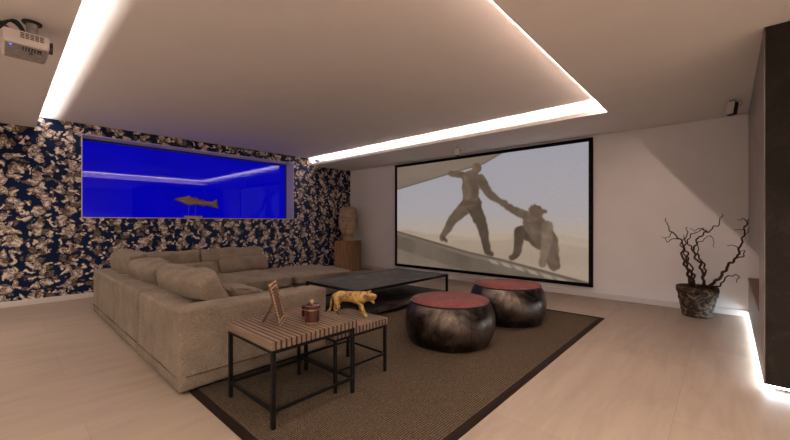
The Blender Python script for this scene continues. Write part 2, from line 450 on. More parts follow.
b = B(); box(b, (FX+.10, FY+.10, 0), (FX+FE, YW-.02, .05)); obj('recessed_plinth', b, M['hem'], fp)
fp.rotation_euler.z = -.0105   # the block stands a hair out of square with the room
led = thing('light_strip', 'white glowing light strip under the foot of the dark stone block', 'light', (FX+.03, FY+.03, .0))
b = B(); box(b, (FX+.012, FY+.012, .034), (FX+.028, YW-.02, .046)); box(b, (FX+.012, FY+.012, .034), (FX+FE, FY+.028, .046))
obj('light_tape', b, M['led_cool'], led); led.rotation_euler.z = -.0105

# ------------------------------------------------------------------ projection screen
SX0, SX1, SZ0, SZ1 = -5.263, -1.385, .148, 2.332
FT, YS = .052, YW-.055
scr = thing('projection_screen', 'large black framed projection screen showing two people on a desert slope', 'screen', ((SX0+SX1)/2, YW, SZ0))
b = B()
for lo, hi in (((SX0, SZ0), (SX1, SZ0+FT)), ((SX0, SZ1-FT), (SX1, SZ1)), ((SX0, SZ0+FT), (SX0+FT, SZ1-FT)), ((SX1-FT, SZ0+FT), (SX1, SZ1-FT))):
    box(b, (lo[0], YS, lo[1]), (hi[0], YW-.002, hi[1]), .004, 1)
obj('frame', b, M['frame_black'], scr)
NU, NV = 420, 236
U, V_ = np.meshgrid((np.arange(NU)+.5)/NU, (np.arange(NV)+.5)/NV)
AR = (SX1-SX0)/(SZ1-SZ0)
def fbm(x, y, sd, oc=4):
    out = np.zeros_like(x); a = 1; rs = np.random.RandomState(sd)
    for o in range(oc):
        for _ in range(4):
            th = rs.rand()*6.28; k = (2**o)*(.7+.6*rs.rand()); ph = rs.rand()*6.28
            out += a*np.sin((x*math.cos(th)+y*math.sin(th))*k+ph)/4
        a *= .55
    return out
def col(c): return np.array([x for x in c], float)
sky = col((164, 157, 158))[None, None]*(1-np.clip((V_-.38)/.62, 0, 1))[..., None] + col((157, 154, 163))[None, None]*np.clip((V_-.38)/.62, 0, 1)[..., None]
img = np.broadcast_to(sky, (NV, NU, 3)).copy()
k = np.clip(1-(V_-.33)/.22, 0, 1)[..., None]**1.5; img = img*(1-k)+col((172, 156, 142))*k
def blend(mask, c, tex=0, sd=1, sx=30, sy=30):
    global img
    c = col(c)[None, None]
    if tex: c = c*(1+tex*fbm(U*sx*AR, V_*sy, sd)[..., None])
    img = img*(1-mask[..., None]) + c*mask[..., None]
def step(d, w=.006): return np.clip(.5-d/w, 0, 1)      # d<0 inside
def linef(pts):
    xs = [p[0] for p in pts]; ys = [p[1] for p in pts]
    return np.interp(U, xs, ys)
dl = .325+.018*np.sin(U*9+1)+.010*np.sin(U*23)
blend(step(V_-dl, .02), (168, 150, 132), .05, 3, 3, 14)
dl = .265+.03*np.sin(U*6+3.6)+.012*np.sin(U*17+1)
blend(step(V_-dl, .02)*.7, (152, 134, 116), .06, 5, 4, 16)
# overhanging dark sheet of the upper left
ov = linef([(0, .765), (.29, .85), (.55, .925), (.66, 1.01), (1, 1.5)])
blend(step(ov-V_, .01), (122, 107, 94), .05, 8, 5, 20)
blend(step(np.abs(V_-ov-.006)-.006, .008)*.6, (84, 72, 62))
# sloping deck
dk = linef([(0, .345), (.47, .175), (.65, .13), (1, .012)])
blend(step(V_-dk, .008), (112, 99, 86), .10, 11, 9, 16)
blend(step(V_-dk+.045, .008)*.7, (92, 80, 69), .12, 12, 14, 10)
blend(step(np.abs(V_-dk+.012)-.008, .006)*.65, (78, 66, 56))
sl = linef([(0, .16), (.6, -.05), (1, -.2)])
blend(step(V_-sl, .01)*.6, (126, 112, 97), .12, 13, 10, 20)
for i in range(7):   # pale holes along the edge strip
    x0 = .60+i*.060; y0 = np.interp(x0, [.47, .65, 1], [.175, .13, .012])-.042
    m = step(np.abs((U-x0)+(V_-y0)*.5)-.017, .01)*step(np.abs(V_-y0+(U-x0)*.3)-.014, .01)
    blend(m*.75, (160, 146, 130))
def capsule(pts, rad, c, tex=.14, sd=20, a=1):
    if not isinstance(rad, (list, tuple)): rad = [rad]*len(pts)
    D = np.full(U.shape, 9.)
    if len(pts) == 1: pts = pts*2; rad = list(rad)*2
    for (p, q, r0, r1) in zip(pts, pts[1:], rad, rad[1:]):
        px, py = U*AR, V_; ax, ay = p[0]*AR, p[1]; bx, by = q[0]*AR, q[1]
        L = (bx-ax)**2+(by-ay)**2
        h = np.clip(((px-ax)*(bx-ax)+(py-ay)*(by-ay))/L, 0, 1) if L > 1e-9 else np.zeros_like(px)
        D = np.minimum(D, np.hypot(px-ax-h*(bx-ax), py-ay-h*(by-ay))-(r0+(r1-r0)*h))
    D = D+.006*fbm(U*60*AR, V_*60, sd, 2)
    blend(step(D, .012)*a, c, tex, sd, 40, 40)
S1, S2, S3 = (94, 78, 65), (76, 62, 51), (112, 95, 80)
# standing walker in plain work clothes
capsule([(.475, .60), (.378, .456), (.312, .285)], [.070, .048, .028], S1, sd=21)
capsule([(.318, .285), (.338, .262)], [.022, .016], S2, sd=22)
capsule([(.49, .60), (.542, .395), (.567, .195)], [.072, .05, .03], S2, sd=23)
capsule([(.565, .185), (.59, .165)], [.024, .018], S2, sd=24)
capsule([(.455, .845), (.361, .876)], [.034, .024], S1, sd=25)
capsule([(.480, .80), (.478, .62)], [.088, .074], S1, sd=26)
capsule([(.455, .81), (.46, .66)], [.03, .03], S3, sd=27, a=.6)
capsule([(.505, .78), (.50, .66)], [.02, .025], S2, sd=28, a=.6)
capsule([(.43, .60), (.53, .60)], [.018, .018], S2, sd=29, a=.8)
capsule([(.53, .80), (.576, .672), (.628, .605), (.655, .585)], [.044, .035, .026, .022], S1, sd=30)
capsule([(.512, .895)], [.046], (96, 78, 64), sd=31)
# crouching walker
capsule([(.844, .29), (.866, .12)], [.066, .046], S1, sd=32)
capsule([(.819, .275), (.735, .36)], [.058, .046], S2, sd=33)
capsule([(.722, .355), (.708, .18)], [.043, .03], S2, sd=34)
capsule([(.705, .165), (.685, .145)], [.026, .02], S2, sd=35)
capsule([(.781, .43), (.835, .30)], [.080, .085], S1, sd=36)
capsule([(.842, .40), (.834, .24), (.818, .115)], [.042, .034, .026], S3, sd=37)
capsule([(.645, .585), (.691, .533), (.77, .47)], [.024, .03, .04], S1, sd=38)
capsule([(.792, .50)], [.058], (98, 80, 66), sd=39)
capsule([(.789, .465)], [.026], (108, 87, 72), .1, sd=40)
for q in range(7): capsule([(.792, .50), (.765+.011*q, .56-.012*abs(q-2))], [.03, .012], (92, 75, 61), sd=41+q)
img *= 1+.015*np.random.RandomState(2).randn(NV, NU, 1)
lin = np.clip(img/255, 0, 1); lin = np.where(lin <= .04045, lin/12.92, ((lin+.055)/1.055)**2.4)
PX0, PX1, PZ0, PZ1 = SX0+FT-.005, SX1-FT+.005, SZ0+FT-.005, SZ1-FT+.005
yp = YW-.03
r0 = XF[scr].translation
vx = np.linspace(PX0, PX1, NU)-r0.x; vz = np.linspace(PZ0, PZ1, NV)-r0.z
verts = [(x, yp-r0.y, z) for z in vz for x in vx]
faces = [(j*NU+i, j*NU+i+1, (j+1)*NU+i+1, (j+1)*NU+i) for j in range(NV-1) for i in range(NU-1)]
me = bpy.data.meshes.new('projected_picture'); me.from_pydata(verts, [], faces)
ca = me.color_attributes.new('picture', 'FLOAT_COLOR', 'POINT')
ca.data.foreach_set('color', np.concatenate([lin, np.ones((NV, NU, 1))], 2).astype(np.float32).ravel())
me.materials.append(M['picture'])
po = bpy.data.objects.new('projected_picture', me); C.objects.link(po); po.parent = scr
po['label'] = 'projected desert picture with two figures in drab clothes'

# ------------------------------------------------------------------ rug
RX0, RX1, RY0, RY1, RT = -4.2, -.985, .82, 4.62, .010
rug = thing('area_rug', 'large brown woven sisal rug with dark brown border on the pale floor', 'rug', ((RX0+RX1)/2, (RY0+RY1)/2, 0))
BW = .05
obj('rug_field', box(B(), (RX0+BW, RY0+BW, .0), (RX1-BW, RY1-BW, RT-.002)), M['rug'], rug)
b = B()
for lo, hi in (((RX0, RY0), (RX1, RY0+BW)), ((RX0, RY1-BW), (RX1, RY1)), ((RX0, RY0+BW), (RX0+BW, RY1-BW)), ((RX1-BW, RY0+BW), (RX1, RY1-BW))):
    box(b, (*lo, .0), (*hi, RT-.001))
obj('rug_border', b, M['rug_border'], rug, label='dark brown border tape')

# ------------------------------------------------------------------ sectional sofa
sofa = thing('sectional_sofa', 'taupe linen L-shaped sectional sofa with slipcovered back and loose back cushions', 'sofa', (-3.9, 1.3, 0))
SZ, ST = .022, .535
L = M['linen']
for i, (x0, x1) in enumerate(((-5.62, -4.425), (-4.415, -3.515))):
    obj('back_panel', softbox(B(), (x0, .75, SZ), (x1, .97, ST), .026, 22, .006, i), L, sofa, True)
# end module: back and arm in one cover
b = B()
prism(b, [(-3.505, .75), (-2.51, .75), (-2.51, 1.89), (-2.74, 1.89), (-2.74, .97), (-3.505, .97)], SZ, ST, bevel=.024, seg=3)
bmesh.ops.subdivide_edges(b, edges=[e for e in b.edges if e.calc_length() > .15], cuts=9, use_grid_fill=True)
soft(b, .007, 3.2, 4)
obj('armrest', b, L, sofa, True)
obj('back_panel', softbox(B(), (-5.62, .98, SZ), (-5.40, 2.72, ST), .032, 20, .009, 6), L, sofa, True)
obj('seat_base', softbox(B(), (-4.2, .98, SZ), (-2.75, 1.84, .235), .02, 16, .006, 7), L, sofa, True)
obj('seat_base', softbox(B(), (-5.39, .98, SZ), (-4.21, 1.80, .235), .02, 16, .006, 8), L, sofa, True)
obj('seat_base', softbox(B(), (-5.39, 1.81, SZ), (-4.21, 2.655, .235), .02, 16, .006, 9), L, sofa, True)
LL = M['linen_light']
for i, (c, s) in enumerate((((-3.86, 1.44, .315), (.72, .92, .19)), ((-3.12, 1.44, .315), (.74, .92, .19)),
                            ((-4.78, 1.40, .315), (1.16, .84, .19)), ((-4.78, 2.235, .315), (1.18, .84, .19)))):
    obj('seat_cushion', cushion(B(), c, s, 2, 20, 9, .22, .010, 10+i), LL if i < 2 else L, sofa, True)
def rotx(a): return Matrix.Rotation(a, 3, 'X')
def roty(a): return Matrix.Rotation(a, 3, 'Y')
def rotz(a): return Matrix.Rotation(a, 3, 'Z')
# near run back cushions lean on the low back
for i, (x0, x1, zc, h, y) in enumerate(((-5.50, -4.68, .575, .38, 1.03), (-4.66, -3.82, .545, .33, 1.05), (-3.80, -2.80, .535, .345, 1.07))):
    obj('back_cushion', cushion(B(), ((x0+x1)/2, y, zc), (x1-x0+.03, .27, h), 1, 24, 11, .28, .022, 20+i, rotx(.30), fr=2.2), L, sofa, True)
for i, (y0, y1, zc, h) in enumerate(((1.08, 1.82, .56, .33), (1.83, 2.70, .56, .335))):
    obj('back_cushion', cushion(B(), (-5.27, (y0+y1)/2, zc), (.25, y1-y0+.02, h), 0, 24, 11, .30, .016, 30+i, roty(-.20), fr=2.2), L, sofa, True)
# hem seams along the slipcovers
HM = simple('hem_stitching', (.085, .065, .048, 1), .95)
b = B()
for x0, x1 in ((-5.60, -4.44), (-4.40, -3.53), (-3.49, -2.55)): box(b, (x0, .744, .115), (x1, .752, .118))
box(b, (-2.513, .79, .115), (-2.504, 1.85, .118))
obj('hem_seam', b, HM, sofa)
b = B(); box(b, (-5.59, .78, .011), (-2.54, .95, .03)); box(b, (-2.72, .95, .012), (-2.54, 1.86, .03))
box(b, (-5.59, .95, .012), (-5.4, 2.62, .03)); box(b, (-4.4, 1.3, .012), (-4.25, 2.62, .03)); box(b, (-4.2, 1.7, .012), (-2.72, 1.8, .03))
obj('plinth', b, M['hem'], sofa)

ott = thing('sofa_ottoman', 'square taupe linen ottoman at the far end of the sectional sofa', 'ottoman', (-4.75, 3.17, 0))
obj('cover', softbox(B(), (-5.27, 2.69, .045), (-4.21, 3.66, .24), .025, 16, .006, 41), L, ott, True)
obj('seat_cushion', cushion(B(), (-4.74, 3.175, .305), (1.08, .98, .17), 2, 20, 10, .2, .008, 42), L, ott, True)
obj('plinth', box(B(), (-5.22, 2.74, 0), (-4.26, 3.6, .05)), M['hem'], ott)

def pillow(name, label, c, size, thin, rot, seed, mat=None, group=None, pinch=.75):
    o = thing(name, label, 'pillow', c, 0, group)
    obj('pillow_cover', cushion(B(), (0, 0, 0), size, thin, 18, 5, pinch, .010, seed, rot), mat or L, o, True, local=True)
    b = B(); h = [s/2*.955 for s in size]; ot = [a for a in range(3) if a != thin]; pts = []
    for k in range(40):
        a = 2*PI*k/40; ca_, sa = math.cos(a), math.sin(a); m = (abs(ca_)**5+abs(sa)**5)**(1/5)
        p = [0, 0, 0]; p[ot[0]] = ca_/m*h[ot[0]]; p[ot[1]] = sa/m*h[ot[1]]; pts.append(rot @ Vector(p))
    tube(b, pts+[pts[0]], .004, 6, False)
    obj('piping', b, HM, o, True, local=True)
    return o
I3 = Matrix.Identity(3)
pillow('lumbar_pillow', 'long taupe lumbar pillow leaning in front of the left back cushion by the wallpaper', (-4.98, 1.64, .485), (.13, .66, .20), 0, roty(-.35), 50)
pillow('lumbar_pillow', 'long taupe lumbar pillow leaning in front of the back cushion next to the ottoman', (-5.03, 2.34, .50), (.14, .72, .23), 0, roty(-.32), 51)
pillow('throw_pillow', 'small taupe throw pillow leaning on the long back cushion beside the armrest', (-3.12, 1.27, .475), (.30, .12, .21), 1, rotz(.25) @ rotx(.5), 52)
pillow('throw_pillow', 'small creased throw pillow in front, nearest the armrest and picture frame', (-2.98, 1.43, .46), (.26, .11, .18), 1, rotz(.4) @ rotx(.55), 53, M['linen_stripe'])
pillow('throw_pillow', 'throw pillow of which one pale corner peeks over the long back cushion', (-3.98, 1.36, .49), (.36, .12, .30), 1, rotz(-.3) @ rotx(.4) @ roty(.5), 54, M['linen_light'])

# ------------------------------------------------------------------ nesting side tables
def nest(name, label, x0, x1, y0, y1, zt, slab, fr=.020, ns=20):
    z_floor = RT
    t_ = thing(name, label, 'side table', ((x0+x1)/2, (y0+y1)/2, z_floor))
    pitch = (y1-y0+.02)/ns; b = B(); d = B()
    for i in range(ns):
        ya = y0-.01+i*pitch
        box(b, (x0-.01, ya, zt-slab), (x1+.01, ya+pitch*.66, zt), .0012, 1)
        box(d, (x0-.009, ya+pitch*.66, zt-slab+.001), (x1+.009, ya+pitch, zt-.0025))
    tp = obj('tabletop', b, M['oak'], t_)
    obj('dark_slats', d, M['dark_slat'], tp, label='dark strips between the oak slats')
    for px_, py_ in ((x0, y0), (x1-fr, y0), (x0, y1-fr), (x1-fr, y1-fr)):
        obj('leg', box(B(), (px_, py_, z_floor), (px_+fr, py_+fr, zt-slab), .0015, 1), M['black_metal'], t_)
    zs = .095 if zt > .45 else .135; r = fr*.75
    q = (fr-r)/2
    for lo, hi in (((x0+fr, y0+q), (x1-fr, y0+q+r)), ((x0+fr, y1-fr+q), (x1-fr, y1-fr+q+r)), ((x0+q, y0+fr), (x0+q+r, y1-fr)), ((x1-fr+q, y0+fr), (x1-fr+q+r, y1-fr))):
        obj('stretcher', box(B(), (*lo, zs), (*hi, zs+r)), M['black_metal'], t_)
    b = B()
    for lo, hi in (((x0+fr, y0), (x1-fr, y0+fr)), ((x0+fr, y1-fr), (x1-fr, y1)), ((x0, y0+fr), (x0+fr, y1-fr)), ((x1-fr, y0+fr), (x1, y1-fr))):
        box(b, (*lo, zt-slab-fr), (*hi, zt-slab-.0005))
    obj('top_frame', b, M['black_metal'], t_)
    return t_
nest('side_table', 'larger square side table with oak slatted top and black legs, holding the red jars', -2.275, -1.735, .955, 1.525, .474, .045, .022, 19)
nest('side_table', 'lower square slatted side table nested beside the larger one, under the yellow carved cat', -2.245, -1.81, 1.425, 1.90, .402, .045, .02, 16)

# items on the large side table
TZ = .474
ang = math.atan2(.739, -.673)     # board plane runs roughly away from the camera
pf = thing('picture_frame', 'small carved checker edged picture frame propped open on the slatted side table', 'picture frame', (-2.06, 1.15, TZ), math.radians(49))
def tilt_board(bm, w, h, th, lean, x):
    bmesh.ops.transform(bm, matrix=Matrix.Translation((x, 0, 0)) @ Matrix.Rotation(lean, 4, 'Y'), verts=bm.verts)
    return bm
lean = -.24
fb = obj('board', tilt_board(box(B(), (-.006, -.09, 0), (.006, .09, .255), .002, 1), 0, 0, 0, lean, .045), M['bone'], pf, local=True)
b = B()
for i in range(13):
    for j, yy in enumerate((-.078, .062)):
        box(b, (.005, yy+(.009 if i % 2 else 0), .008+i*.0187), (.0085, yy+.009+(.009 if i % 2 else 0), .019+i*.0187))
for i in range(9):
    for zz in (.01, .236): box(b, (.005, -.06+i*.0135, zz), (.0085, -.053+i*.0135, zz+.01))
obj('checker_edge', tilt_board(b, 0, 0, 0, lean, .045), M['bone_dark'], fb, local=True, label='row of dark checks along the rim')
b = B(); box(b, (-.004, -.0935, .004), (.004, -.0895, .25))
for i in range(12): box(b, (-.0065, -.0925, .008+i*.0205), (.0065, -.0895, .017+i*.0205))
obj('edge_notches', tilt_board(b, 0, 0, 0, lean, .045), M['bone_dark'], fb, local=True)
b = B(); box(b, (.0055, -.055, .03), (.007, .055, .225)); obj('picture', tilt_board(b, 0, 0, 0, lean, .045), M['bone_dark'], fb, local=True)
b = B(); tube(b, [(-.072, 0, .006), (.012, 0, .165)], .0085, 8); obj('prop', b, M['prop_wood'], pf, local=True, label='reddish wooden prop')
def jar(name, label, x, y, r, h, knob):
    j = thing(name, label, 'jar', (x, y, TZ))
    obj('jar_body', lathe(B(), [(r*.9, 0), (r, .004), (r, h*.74), (r*.97, h*.745)], n=32), M['maroon'], j, True, True, angle=.6)
    obj('band', lathe(B(), [(r*1.02, h*.70), (r*1.04, h*.715), (r*1.04, h*.765), (r*1.02, h*.78)], n=32), M['brass'], j, True, True, angle=.6)
    obj('foot_band', lathe(B(), [(r*1.01, 0), (r*1.02, .002), (r*1.02, .008), (r*1.0, .010)], n=32), M['brass'], j, True, True, angle=.6)
    ld = obj('lid', lathe(B(), [(r*1.03, h*.781), (r*1.05, h*.80), (r*1.05, h*.93), (r*.9, h*.98), (r*.3, h), (0, h)], n=32), M['maroon'], j, True, True, angle=.6)
    if knob: obj('lid_knob', lathe(B(), [(.007, h-.001), (.006, h+.006), (.012, h+.012), (.013, h+.02), (.008, h+.027), (0, h+.029)], n=20), M['bone'], ld, True, True)
jar('lidded_jar', 'taller maroon lidded jar with brass band and knob on the slatted table', -1.885, 1.305, .044, .115, True)
jar('lidded_jar', 'smaller plain maroon jar half hidden behind the taller jar', -2.025, 1.36, .034, .075, False)

# carved big cat striding along the small table
cat = thing('carved_big_cat', 'yellow painted carved big cat striding with open mouth on the lower slatted table', 'figurine', (-2.055, 1.770, .402), .40)
cv = [(-.115, 0, .135), (-.05, 0, .140), (.03, 0, .138), (.085, 0, .140), (.125, 0, .155), (.158, 0, .158),    # spine, neck, head 0-5
      (.188, 0, .152), (.205, .0, .150),                                                                    # upper muzzle 6,7
      (.168, 0, .120), (.188, 0, .100),                                                                      # lower jaw 8,9
      (-.105, .032, .10), (-.150, .034, .060), (-.160, .034, .020), (-.140, .034, .010),                    # hind leg a 10-13
      (-.105, -.032, .10), (-.085, -.034, .055), (-.098, -.034, .018), (-.075, -.034, .010),                # hind leg b 14-17
      (.075, .030, .10), (.062, .032, .055), (.058, .032, .016), (.076, .032, .010),                        # fore leg a 18-21
      (.085, -.030, .10), (.112, -.032, .055), (.128, -.032, .016), (.148, -.032, .010),                    # fore leg b 22-25
      (-.150, 0, .140), (-.168, 0, .105), (-.172, 0, .055), (-.185, 0, .018), (-.205, 0, .010)]              # tail 26-30
ce = [(0, 1), (1, 2), (2, 3), (3, 4), (4, 5), (5, 6), (6, 7), (5, 8), (8, 9), (0, 10), (10, 11), (11, 12), (12, 13), (0, 14), (14, 15), (15, 16), (16, 17),
      (3, 18), (18, 19), (19, 20), (20, 21), (3, 22), (22, 23), (23, 24), (24, 25), (0, 26), (26, 27), (27, 28), (28, 29), (29, 30)]
cr_ = [.046, .044, .046, .049, .038, .036, .022, .016, .013, .009, .031, .014, .011, .011, .027, .014, .011, .011,
       .023, .014, .012, .012, .023, .014, .012, .012, .012, .010, .009, .009, .008]
obj('body', skin_mesh(cv, ce, cr_, 2, 1), M['cat'], cat, True, True)
for s in (-1, 1):
    obj('ear', lathe(B(), [(.011, 0), (.010, .008), (.005, .015), (0, .017)], (.146, s*.020, .178), 12), M['cat'], cat, True, True)
    obj('eye', lathe(B(), [(0, -.004), (.004, 0), (0, .004)], (.174, s*.017, .164), 10), M['black_plastic'], cat, True, True)

# ------------------------------------------------------------------ coffee table
cx0, cx1, cy0, cy1, cz = -3.85, -2.875, 2.575, 4.28, .36
ct = thing('coffee_table', 'low black coffee table with stone top and lower shelf in front of the screen', 'coffee table', ((cx0+cx1)/2, (cy0+cy1)/2, RT))
w = .026
obj('tabletop', box(B(), (cx0+w, cy0+w, cz-.018), (cx1-w, cy1-w, cz-.001)), M['slate'], ct)
b = B()
for lo, hi in (((cx0, cy0), (cx1, cy0+w)), ((cx0, cy1-w), (cx1, cy1)), ((cx0, cy0+w), (cx0+w, cy1-w)), ((cx1-w, cy0+w), (cx1, cy1-w))): box(b, (*lo, cz-.030), (*hi, cz))
obj('top_frame', b, M['black_metal'], ct)
for px_ in (cx0, cx1-w):
    for py_ in (cy0, cy1-w):
        obj('leg', box(B(), (px_, py_, RT), (px_+w, py_+w, cz-.03), .001, 1), M['black_metal'], ct)
obj('lower_shelf', box(B(), (cx0+w, cy0+w, .062), (cx1-w, cy1-w, .125), .002, 1), M['slate'], ct)

# ------------------------------------------------------------------ drum stools
def drum(label, x, y, h, rm, rt, rb, seam):
    d = thing('drum_stool', label, 'stool', (x, y, RT), 0, 'metal drum stools on the rug')
    prof = [(rb*.9, 0), (rb, .004)]
    for k in range(1, 20):
        f = k/19; z = .004+(h-.03)*f
        # barrel: widest a little above the middle
        a = (f-.56)/(.56 if f < .56 else .44)
        r = rm-(rm-(rb if f < .56 else rt+.004))*abs(a)**2.1
        prof.append((r, z))
    prof += [(rt+.001, h-.016), (rt-.014, h-.013)]
    bo = obj('body', lathe(B(), prof, n=72, cap=False), M['drum'], d, True, True, angle=1.0)
    obj('seat', lathe(B(), [(0, h-.03), (rt-.012, h-.03), (rt-.010, h-.006), (rt-.018, h-.001), (0, h)], n=64), M['red_lacquer'], d, True, True, angle=.8)
    for a in seam:
        b = B(); pts = [Vector(((r+.0008)*math.cos(a), (r+.0008)*math.sin(a), z)) for r, z in prof[2:-2]]
        tube(b, pts, .0022, 6); obj('seam', b, M['drum_seam'], bo, True, True)
    obj('rim', lathe(B(), [(rt-.012, h-.018), (rt+.003, h-.018), (rt+.003, h-.005), (rt-.012, h-.005)], n=64, cap=False), M['drum_seam'], d, True, True, angle=.6)
def toward(x, y): return math.atan2(-y, -x)
drum('nearer of the two barrel shaped metal drum stools with worn red tops', -1.864, 2.806, .382, .408, .360, .35, [toward(-1.9, 2.865)+.45, toward(-1.9, 2.865)-2.4])
drum('farther of the two barrel shaped metal drum stools, standing just below the screen', -1.782, 3.827, .402, .412, .356, .35, [toward(-1.81, 3.89)+.12, toward(-1.81, 3.89)-2.6])

# ------------------------------------------------------------------ carved head on its plinth
hx, hy, hz = -6.30, 5.33, .675
HR = math.radians(40)
pl = thing('wooden_plinth', 'square reclaimed wood plinth standing in the corner under the carved head', 'plinth', (hx, hy, 0), HR)
pw = .265
obj('plinth_block', box(B(), (-pw, -pw*.8, 0), (pw, pw*.8, hz), .006, 2), M['plinth_wood'], pl, local=True)
b = B()
for i in range(7): box(b, (-pw+.07+i*.07, -pw*.8-.002, .01), (-pw+.075+i*.07, -pw*.8+.001, hz-.01))
obj('joint_lines', b, M['prop_wood'], pl, local=True)
hd = thing('carved_statue', 'large brown carved statue head with closed eyes on the wooden plinth', 'sculpture', (hx, hy, hz), HR)
b = B(); vs = []
bmesh.ops.create_uvsphere(b, u_segments=96, v_segments=80, radius=1)
def gs(x, y, cx, cy, sx, sy): return math.exp(-((x-cx)/sx)**2-((y-cy)/sy)**2)
for v in b.verts:
    x, y, z = v.co            # -y is the face
    wx = .185*(1+.03*z)-(.060*max(0, -z)**2.5)
    sq = (abs(x)**3+abs(y)**3+abs(z)**3)**(-1/3)*.85+.15; x, y, z = x*sq, y*sq, z*sq
    X, Y, Z = x*wx*(1.06), y*.215, z*.29
    if z > .55: Z = .29*(.55+(z-.55)*.75)
    if y < 0:
        fr_ = min(1, -y*1.6)
        q = 0
        q += .050*gs(X, Z, 0, -.03, .022, .055) + .020*gs(X, Z, 0, -.065, .040, .022)      # nose
        for s in (-1, 1):
            q -= .026*gs(X, Z, s*.075, .045, .045, .024)                                       # sockets
            q += .020*gs(X, Z, s*.075, .030, .040, .016)                                      # lids
            q += .014*gs(X, Z, s*.075, .095, .06, .013)                                        # brows
            q -= .006*gs(X, Z, s*.075, .016, .042, .005)
            q += .012*gs(X, Z, s*.10, -.06, .05, .05)                                          # cheeks
        q += .020*gs(X, Z, 0, -.125, .048, .013) + .020*gs(X, Z, 0, -.155, .040, .013)      # lips
        q -= .014*gs(X, Z, 0, -.140, .045, .005)
        q += .024*gs(X, Z, 0, -.225, .05, .035)
        Y -= 1.9*q*fr_
    v.co = Vector((X, Y, Z*1.17+.43))
# neck
hbm = b
lathe(hbm, [(.145, 0), (.138, .01), (.125, .06), (.120, .20)], (0, .02, 0), 40)
def face_y(px_, pz_): return min(v.co.y for v in hbm.verts if abs(v.co.x-px_) < .02 and abs(v.co.z-pz_) < .02)
marks = [('eye', s*.075, .43+1.17*.028, .040, .0085, s) for s in (-1, 1)] + [('mouth', 0, .43-1.17*.140, .045, .0075, 0)]
marks = [(n, px_, pz_, face_y(px_, pz_), w_, h_, s) for n, px_, pz_, w_, h_, s in marks]
obj('head', hbm, M['bronze'], hd, True, True)
for n, px_, pz_, fy, w_, h_, s in marks:
    b = B(); vv = bmesh.ops.create_uvsphere(b, u_segments=24, v_segments=12, radius=1)['verts']
    for v in vv:
        x, y, z = v.co
        v.co = Vector((px_+x*w_, fy+.012+y*.016+abs(x)**2*.03, pz_+z*h_*(1-.6*x*x)-.010*(1-x*x)*(1 if s else -.3)))
    obj(n, b, M['dark_slat'], hd, True, True, label='dark closed eyelid line' if s else 'dark parting of the lips')
b = B()
vs2 = bmesh.ops.create_uvsphere(b, u_segments=48, v_segments=32, radius=1)['verts']
for v in vs2:
    x, y, z = v.co; k = 1+.012*math.sin(x*40)*math.sin(y*40)*math.sin(z*30)
    sq = (abs(x)**4+abs(y)**4+abs(z)**4)**(-1/4)*.8+.2; x, y, z = x*sq, y*sq, z*sq
    v.co = Vector((x*.198*k, .055+y*.18*k, .61+z*.165*k))
obj('hair', b, M['bronze'], hd, True, True)
for s in (-1, 1):
    b = B(); cushion(b, (s*.203, .01, .40), (.035, .075, .32), 0, 10, 3, .3, .002, 3, roty(s*.06)); obj('ear', b, M['bronze'], hd, True, True)

# ------------------------------------------------------------------ fish sculpture on the sill
fi = thing('fish_sculpture', 'carved driftwood fish on two thin rods standing on the blue window sill', 'sculpture', (-6.93, 2.33, WZ0+.008))
obj('stand_base', box(B(), (-.06, -.16, 0), (.06, .10, .036), .003, 1), M['bone'], fi, local=True)
for yy in (-.11, .005):
    b = B(); tube(b, [(0, yy, .04), (0, yy+.01, .24)], .0045, 8); obj('rod', b, M['prop_wood'], fi, True, True)
top = [(-.335, .315), (-.27, .355), (-.20, .366), (-.15, .372), (-.125, .394), (-.095, .398), (-.06, .368), (-.03, .360), (.0, .378), (.03, .362), (.075, .318), (.105, .336), (.135, .340), (.17, .315), (.205, .290), (.265, .278), (.30, .302), (.37, .352), (.372, .345), (.34, .285)]
bot = [(.40, .185), (.395, .178), (.33, .205), (.26, .248), (.20, .236), (.16, .212), (.10, .222), (.05, .235), (-.02, .230), (-.09, .218), (-.12, .224), (-.20, .258), (-.27, .292)]
outl = top+bot
b = B()
cyz = lambda yv: .295 if yv > .2 else .305
rings = []
for xx, k in ((-.006, 1), (.0, 1)):
    pass
lay = [(-.042, .55), (-.034, .82), (-.016, .97), (0, 1), (.016, .97), (.034, .82), (.042, .55)]
for xx, k in lay:
    ring = []
    for (yv, zv) in outl:
        taper = 1 if yv < .10 else max(.25, 1-(yv-.10)*4)
        mid = .30 if yv < .2 else .272
        zz = mid+(zv-mid)*(k if yv < .22 else 1)
        yy = yv*(1 if yv > 0 else (.75+.25*k))
        ring.append(b.verts.new((xx*taper, yy, zz)))
    rings.append(ring)
n_ = len(outl)
for a, c in zip(rings, rings[1:]):
    for i in range(n_): b.faces.new((a[i], a[(i+1) % n_], c[(i+1) % n_], c[i]))
for rg in (rings[0], rings[-1]): bmesh.ops.triangulate(b, faces=[b.faces.new(rg)])
obj('fish_body', b, M['fish_wood'], fi, True, True, angle=.9)
b = B(); lathe(b, [(0, 0), (.012, .001), (.010, .006), (0, .009)], n=14)
bmesh.ops.transform(b, matrix=Matrix.Translation((.030, -.26, .325)) @ Matrix.Rotation(PI/2, 4, 'Y'), verts=b.verts)
obj('eye', b, M['black_plastic'], fi, True, True)

